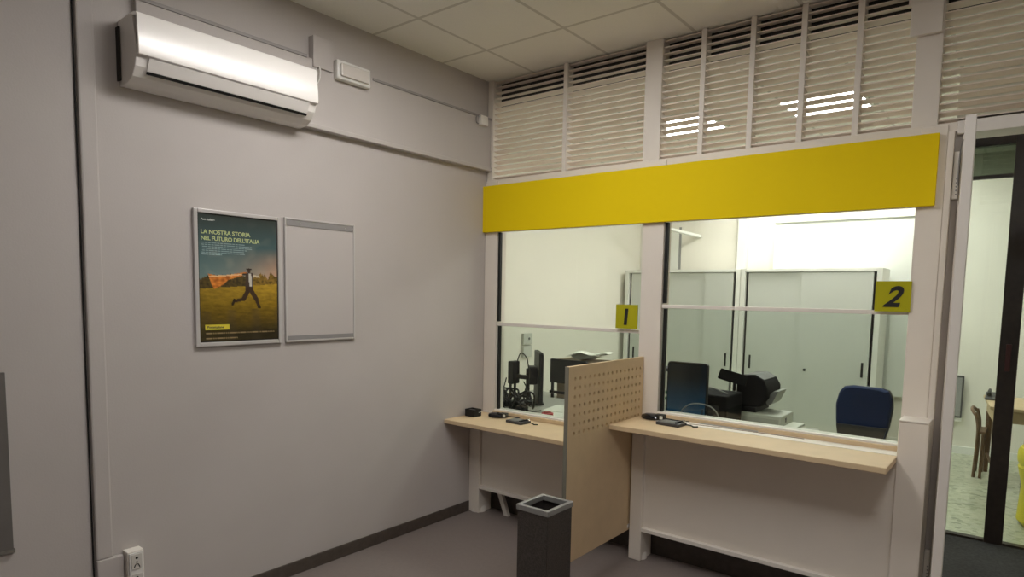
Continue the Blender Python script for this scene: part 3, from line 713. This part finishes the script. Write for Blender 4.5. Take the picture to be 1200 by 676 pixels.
# tangle of cables and gadgets at foot
m = MB(); random.seed(4)
for k in range(13):
    cx, cy = .02 + random.uniform(-.15, .19), .22 + random.uniform(-.05, .05)
    pts = [(cx + (.06 + .03 * random.random()) * math.cos(a) + random.uniform(-.015, .015), cy + .05 * math.sin(a), DZ + .012 + (.10 if k % 3 else .16) * random.random()) for a in [2 * PI * q / 7 for q in range(7)]]
    m.tube(pts, .008, 8, smooth=5, closed=True)
m.solo('cable_tangle', 'tangle of black cables on the desk just inside the left window', 'cables', BLACKP, smooth=True)['kind'] = 'stuff'
t = thing('power_supply', 'black power brick among the cables behind the left window', 'power supply', (.17, .19, DZ))
MB().rbox(.17, .19, DZ + .022, .13, .07, .044, .012, 'Z').build('body', BLACKP, t, bevel=.005)
MB().tube([(.235, .19, DZ + .02), (.28, .22, DZ + .01), (.30, .30, DZ + .008)], .005, smooth=5).build('lead', BLACKP, t, smooth=True)
t = thing('ink_pad', 'small red round ink pad just inside the left window', 'ink pad', (.455, .17, DZ))
MB().lathe([(.044, 0), (.046, .006), (.046, .026), (.040, .030)], (.455, .17, DZ), 26).build('case', RED, t, smooth=True)
MB().lathe([(.030, .0), (.028, .006)], (.455, .17, DZ + .030), 22).build('lid', mat('dull red lid', (.3, .05, .05), .6), t, smooth=True)
random.seed(9)
for i, (x, y, w, h, a, z, lb) in enumerate([(.47, .36, .21, .297, .5, 0, 'white paper sheet lying left of the divider behind the window'),
                                 (.60, .25, .21, .297, .9, .002, 'white paper sheet nearest the left window sill'),
                                 (.36, .50, .21, .297, .2, .004, 'white paper sheet furthest back on the left desk')]):
    mb = MB().box(x - w / 2, x + w / 2, y - h / 2, y + h / 2, DZ + z, DZ + z + .0016); rot_about(mb, x, y, a)
    mb.solo('paper_sheet', lb, 'paper', PAPER, group='papers on the left desk')
# second monitor with its own desk, files
desk(-.75, .72, 1.02, 1.62, .66, 'grey desk further back behind the left window')
t = thing('computer_monitor', 'black monitor further back behind the left window, screen away', 'monitor', (-.07, 1.2, .66))
MB().rbox(-.04, 1.2, .945, .40, .035, .225, .012, 'Y').build('screen_case', BLACKP, t, bevel=.004)
MB().box(-.232, -.208, 1.19, 1.21, .665, .86).build('stand', BLACKP, t, bevel=.003)
MB().box(-.23, .15, 1.16, 1.185, .735, .76).build('shelf_bar', BLACKP, t, bevel=.003)
MB().rbox(-.06, 1.2, .669, .30, .18, .018, .03, 'Z').build('base', BLACKP, t, bevel=.003)
t = thing('filing_box', 'low brown cardboard box behind the divider top', 'box', (.10, 1.42, .66))
MB().box(-.24, .46, 1.30, 1.55, .66, 1.045).build('box', mat('cardboard', (.36, .28, .19), .8), t, bevel=.004)
MB().box(-.245, .465, 1.295, 1.555, 1.005, 1.048).build('lid', mat('cardboard', (.36, .28, .19)), t, bevel=.003)
for i in range(5):
    mb = MB(); x, y, z = -.02 + .03 * i, 1.42, 1.066 + i * .012
    n = 7; vs = []
    for a in range(n + 1):
        for b in range(2):
            vs.append((x - .16 + .32 * a / n, y - .10 + .2 * b, z + .013 * math.sin(a * 1.1 + i * .3)))
    q = [(2 * a, 2 * a + 2, 2 * a + 3, 2 * a + 1) for a in range(n)]
    off = len(vs); vs += [(p[0], p[1], p[2] + .0015) for p in vs]
    q += [tuple(off + j for j in reversed(f)) for f in q] + [(2 * a, off + 2 * a, off + 2 * a + 2, 2 * a + 2) for a in range(n)] + [(2 * a + 1, 2 * a + 3, off + 2 * a + 3, off + 2 * a + 1) for a in range(n)]
    q += [(0, 1, off + 1, off), (2 * n, off + 2 * n, off + 2 * n + 1, 2 * n + 1)]
    mb.add(vs, q); rot_about(mb, x, y, .15 * (i - 2))
    mb.solo('crumpled_paper', 'curled white sheet in the loose pile on the cardboard box', 'paper', PAPER, group='curled papers on the cardboard box', smooth=True)

# ------------------------------------------------------------------ behind the right window
SCREENM = mat('dark display with painted blue reflection', (.004, .007, .010), .25, spec=.3, emit=(.01, .06, .12), estr=.3)  # blue reflection in the screen painted as emission, fading upwards
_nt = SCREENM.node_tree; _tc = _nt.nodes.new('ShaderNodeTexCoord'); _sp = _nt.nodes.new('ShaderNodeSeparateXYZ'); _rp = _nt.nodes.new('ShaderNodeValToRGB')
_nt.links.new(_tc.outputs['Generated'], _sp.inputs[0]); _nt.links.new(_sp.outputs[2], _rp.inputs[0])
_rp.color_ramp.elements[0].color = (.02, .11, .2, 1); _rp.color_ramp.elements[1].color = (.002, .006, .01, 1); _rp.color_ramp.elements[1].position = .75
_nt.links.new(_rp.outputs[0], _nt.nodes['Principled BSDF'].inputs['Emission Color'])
DZ = .740
t = thing('computer_monitor', 'large dark blue-black upright monitor behind the right window', 'monitor', (1.50, .28, DZ))
MB().rbox(1.515, .27, 1.025, .275, .03, .40, .022, 'Y').build('screen_case', BLACKP, t, bevel=.004)
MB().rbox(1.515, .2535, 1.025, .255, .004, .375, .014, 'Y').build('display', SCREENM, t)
MB().box(1.48, 1.55, .285, .32, DZ + .015, 1.0).build('stand', BLACKP, t, bevel=.006)
MB().rbox(1.515, .31, DZ + .008, .22, .18, .016, .03, 'Z').build('base', BLACKP, t, bevel=.003)
t.rotation_euler.z = math.radians(4)
# binders left of monitor
t = thing('document_tray', 'green, white and navy binders stacked behind the monitor', 'binders', (1.20, .95, DZ))
# shelf unit for them
t.name = 'shelf_stand'; t['label'] = 'small green-and-white card shelf left of the upright monitor'; t['category'] = 'shelf'
MB().box(.955, 1.27, .965, 1.15, .0, .80).build('base', OFFCAB, t, bevel=.003)
for z0, z1, mm, nn in ((.80, .835, OFFTRIM, 'shelf'), (.835, .86, GREEN, 'file'), (.862, .882, OFFTRIM, 'file'), (.884, .91, GREEN, 'file'), (.912, .975, OFFTRIM, 'file'), (.977, 1.062, PAPER, 'file'), (1.064, 1.09, NAVY, 'file')):
    MB().box(.96, 1.25, .970, 1.14, z0, z1).build(nn, mm, t, bevel=.002)
# black multifunction devices
t = thing('cheque_scanner', 'black counter printer body right of the upright monitor', 'printer', (1.56, .6, DZ))
MB().box(1.44, 1.725, .44, .74, DZ, 1.0).build('body', MBLACK, t, bevel=.012)
MB().box(1.45, 1.67, .435, .44, .86, .93).build('front', DARKG, t, bevel=.002)
t.name = 'counter_printer'
t = thing('tilted_screen', 'tilted dark flat screen above the black counter printer', 'screen', (1.66, .72, 1.0))
mb = MB().rbox(0, 0, 0, .20, .022, .075, .006, 'Y')
mb.xf(Matrix.Translation((1.665, .70, 1.10)) @ Matrix.Rotation(math.radians(12), 4, 'Y') @ Matrix.Rotation(math.radians(-20), 4, 'X')); mb.build('screen_case', MBLACK, t, bevel=.003)
MB().tube([(1.66, .75, 1.0), (1.66, .75, 1.07)], .012).build('stand', BLACKP, t, smooth=True)
t = thing('card_terminal', 'small grey terminal on a stalk beside the tilted screen', 'terminal', (1.50, .60, 1.0))
MB().rbox(1.51, .60, 1.085, .035, .02, .075, .006, 'Y').build('case', DARKG, t, bevel=.002)
MB().tube([(1.51, .61, 1.002), (1.51, .61, 1.05)], .006).build('stalk', SILVER, t, smooth=True)
MB().tube([(1.44, .60, 1.03), (1.50, .59, 1.034), (1.60, .58, 1.02), (1.68, .57, .995)], .006, smooth=5).build('tray_edge', GREYP, t, smooth=True)
# big black printer
t = thing('office_printer', 'bulky black printer with rounded top on the white unit', 'printer', (1.77, .92, .90))
pr = [(1.655, .915), (1.655, 1.09), (1.70, 1.112), (1.78, 1.118), (1.84, 1.085), (1.872, 1.03), (1.872, .96), (1.83, .895), (1.70, .885)]
MB().prism(pr, 'Y', .80, 1.12).build('body', MBLACK, t, bevel=.012, smooth=True)
MB().prism([(1.70, 1.1145), (1.78, 1.1205), (1.842, 1.088), (1.838, 1.082), (1.78, 1.112), (1.70, 1.108)], 'Y', .82, 1.10).build('scanner_lid', DARKG, t, bevel=.002)
MB().prism([(1.84, .95), (1.90, 1.01), (1.93, 1.01), (1.89, .92), (1.86, .90)], 'Y', .86, 1.06).build('paper_tray', mat('smoked plastic', (.22, .22, .21), .3), t, bevel=.003)
MB().box(1.70, 1.80, .80, 1.10, .8535, .887).build('foot', BLACKP, t)
t = thing('white_unit', 'off-white boxy unit with side tray under the black printer', 'printer', (1.85, .95, DZ))
mb = MB().box(1.70, 1.985, .76, 1.06, DZ + .0, .853); mb.build('case', CREAMP, t, bevel=.008)
MB().box(1.72, 1.97, .757, .76, .77, .83).build('front_panel', mat('grey printer panel', (.52, .54, .48), .5), t)
MB().box(1.985, 2.07, .80, 1.04, .762, .780).build('tray', CREAMP, t, bevel=.003)
MB().box(1.985, 1.988, .86, .885, .80, .83).build('vent', DARKG, t)
# cable loop
pts = [(1.50, .20, .85), (1.51, .21, .91), (1.56, .22, .955), (1.64, .23, .965), (1.71, .24, .94), (1.75, .25, .88), (1.755, .26, .82), (1.755, .26, DZ + .006), (1.72, .26, DZ + .006)]
MB().tube(pts, .0045, smooth=8).solo('cable', 'looping grey cable in front of the black counter printer', 'cable', GREYP, smooth=True)
t = thing('desk_microphone', 'small grey desk microphone behind the right window sill', 'microphone', (1.66, .18, DZ))
MB().lathe([(.035, 0), (.035, .10), (.028, .11)], (1.66, .18, DZ), 20).build('base', GREYP, t, smooth=True)
MB().tube([(1.66, .18, .84), (1.66, .18, .90), (1.662, .18, .94)], .004).build('stem', DARKG, t, smooth=True)
MB().rbox(1.66, .18, .866, .03, .03, .022, .006, 'Z').build('head', WHITEP, t, bevel=.003)

# blue office chair
t = thing('office_chair', 'navy blue fabric office chair behind the right window', 'chair', (2.42, 1.35, 0))
CX, CY = 2.415, 1.20
m = MB(); n = 10; rows = []
out = [(-.150, .66), (.118, .66), (.150, .80), (.166, .93), (.160, 1.0), (.138, 1.045), (.09, 1.058), (-.08, 1.062), (-.132, 1.052), (-.158, 1.015), (-.175, .93), (-.170, .82)]
def chair_pad(scale, y0, y1, zc=.86):
    b = MB(); N = len(out); vs = []
    for (s_, y) in ((.93, y0), (1.0, y0 + .018), (1.0, y1 - .018), (.93, y1)):
        for (x, z) in out:
            cyv = .035 * (x / .17) ** 2
            vs.append((CX + x * s_ * scale, CY + y - cyv, zc + (z - zc) * (s_ ** .5) * 1.0))
    fs = [tuple(range(N)), tuple(reversed([3 * N + k for k in range(N)]))]
    for r_ in range(3): fs += [(r_ * N + k, r_ * N + (k + 1) % N, (r_ + 1) * N + (k + 1) % N, (r_ + 1) * N + k) for k in range(N)]
    return b.add(vs, fs)
chair_pad(1, -.03, .035).build('backrest', BLUEF, t, smooth=True, bevel=.006)
chair_pad(1.035, .037, .052).build('back_shell', GREYP, t, smooth=True)
MB().prism([(CX - .140, .655), (CX + .112, .655), (CX + .148, .795), (CX - .165, .795)], 'Y', CY - .070, CY - .045).build('lower_panel', DARKG, t, bevel=.004)
MB().box(CX - .035, CX + .035, CY + .045, CY + .07, .42, .85).build('back_stem', BLACKP, t, bevel=.005)
MB().rbox(CX, CY - .24 + .02, .46, .44, .42, .07, .07, 'Z').build('seat', BLUEF, t, bevel=.02, smooth=True)
MB().tube([(CX, CY - .2, .10), (CX, CY - .2, .43)], .022, 14).build('gas_column', BLACKP, t, smooth=True)
b = MB()
for k in range(5):
    a = 2 * PI * k / 5 + .3
    b.tube([(CX, CY - .2, .11), (CX + .27 * math.cos(a), CY - .2 + .27 * math.sin(a), .075)], [.022, .014], 8)
b.build('star_base', BLACKP, t, smooth=True)
for k in range(5):
    a = 2 * PI * k / 5 + .3; x, y = CX + .27 * math.cos(a), CY - .2 + .27 * math.sin(a)
    MB().lathe([(.028, -.018), (.03, -.012), (.03, .012), (.028, .018)], (x, y, .03), 16, 'Y').build('caster', BLACKP, t, smooth=True)

# ------------------------------------------------------------------ lamps
def ceiling_light(cx, cy, em, label, s=.30):
    t = thing('ceiling_light', label, 'ceiling light', (cx, cy, H - .03), 'square ceiling lights')
    m = MB(); z0, z1 = H - .022, H - .001
    m.box(cx - s, cx + s, cy - s, cy - s + .02, z0, z1).box(cx - s, cx + s, cy + s - .02, cy + s, z0, z1).box(cx - s, cx - s + .02, cy - s + .02, cy + s - .02, z0, z1).box(cx + s - .02, cx + s, cy - s + .02, cy + s - .02, z0, z1)
    m.build('frame', OFFTRIM, t)
    MB().box(cx - s + .021, cx + s - .021, cy - s + .021, cy + s - .021, H - .018, H - .008).build('diffuser', em, t)
ceiling_light(.70, 1.86, LAMP_OFF, 'bright ceiling light showing through the louvers left of centre')
ceiling_light(1.88, 1.90, LAMP_OFF, 'bright ceiling light showing through the louvers right of centre')
ceiling_light(1.297, -1.422, LAMP_FR, 'ceiling light of the waiting room above the bin')
ceiling_light(1.297, -2.022, LAMP_FR, 'ceiling light of the waiting room beside the air conditioner')
ceiling_light(.70, 3.95, LAMP_OFF, 'added fill light for the office back wall, hidden behind the sign')  # added out of sight to brighten the office back wall
ceiling_light(1.90, 3.95, LAMP_OFF, 'added fill light by the blind, brightening the office back wall')  # second added lamp, also there to lift the back wall
ceiling_light(3.397, -2.622, LAMP_FILL, 'added unseen fill light of the waiting room over the viewer')  # added out of view to even out light on divider and posts
ceiling_light(4.5, 3.2, LAMP_OFF, 'added unseen fill light over the room beyond the doorway')  # added out of view to brighten the far room

w = bpy.data.worlds.new('world'); SC.world = w; w.use_nodes = True
w.node_tree.nodes['Background'].inputs[0].default_value = (.8, .85, 1, 1); w.node_tree.nodes['Background'].inputs[1].default_value = .05

# ------------------------------------------------------------------ camera
cam = bpy.data.cameras.new('camera'); co = bpy.data.objects.new('camera', cam); COL.objects.link(co)
yaw, pit, rol = .6713, -.0867, .0177
fw = Vector((-math.sin(yaw) * math.cos(pit), math.cos(yaw) * math.cos(pit), math.sin(pit)))
r0 = Vector((math.cos(yaw), math.sin(yaw), 0)); u0 = r0.cross(fw)
rr = r0 * math.cos(rol) + u0 * math.sin(rol); uu = -r0 * math.sin(rol) + u0 * math.cos(rol)
co.matrix_world = Matrix(((rr.x, uu.x, -fw.x, 3.2512), (rr.y, uu.y, -fw.y, -3.7958), (rr.z, uu.z, -fw.z, 1.6524), (0, 0, 0, 1)))
cam.sensor_fit = 'HORIZONTAL'; cam.sensor_width = 36; cam.lens = 757.6 / 1200 * 36; cam.shift_y = 72.8 / 1200; cam.clip_start = .05
SC.camera = co
SC.view_settings.view_transform = 'Standard'; SC.view_settings.look = 'None'; SC.view_settings.gamma = 1
SC.view_settings.use_curve_mapping = False; SC.view_settings.exposure = .14
SC.cycles.use_denoising = True; SC.cycles.max_bounces = 10; SC.cycles.diffuse_bounces = 5; SC.cycles.transparent_max_bounces = 16
SC.cycles.sample_clamp_indirect = 8
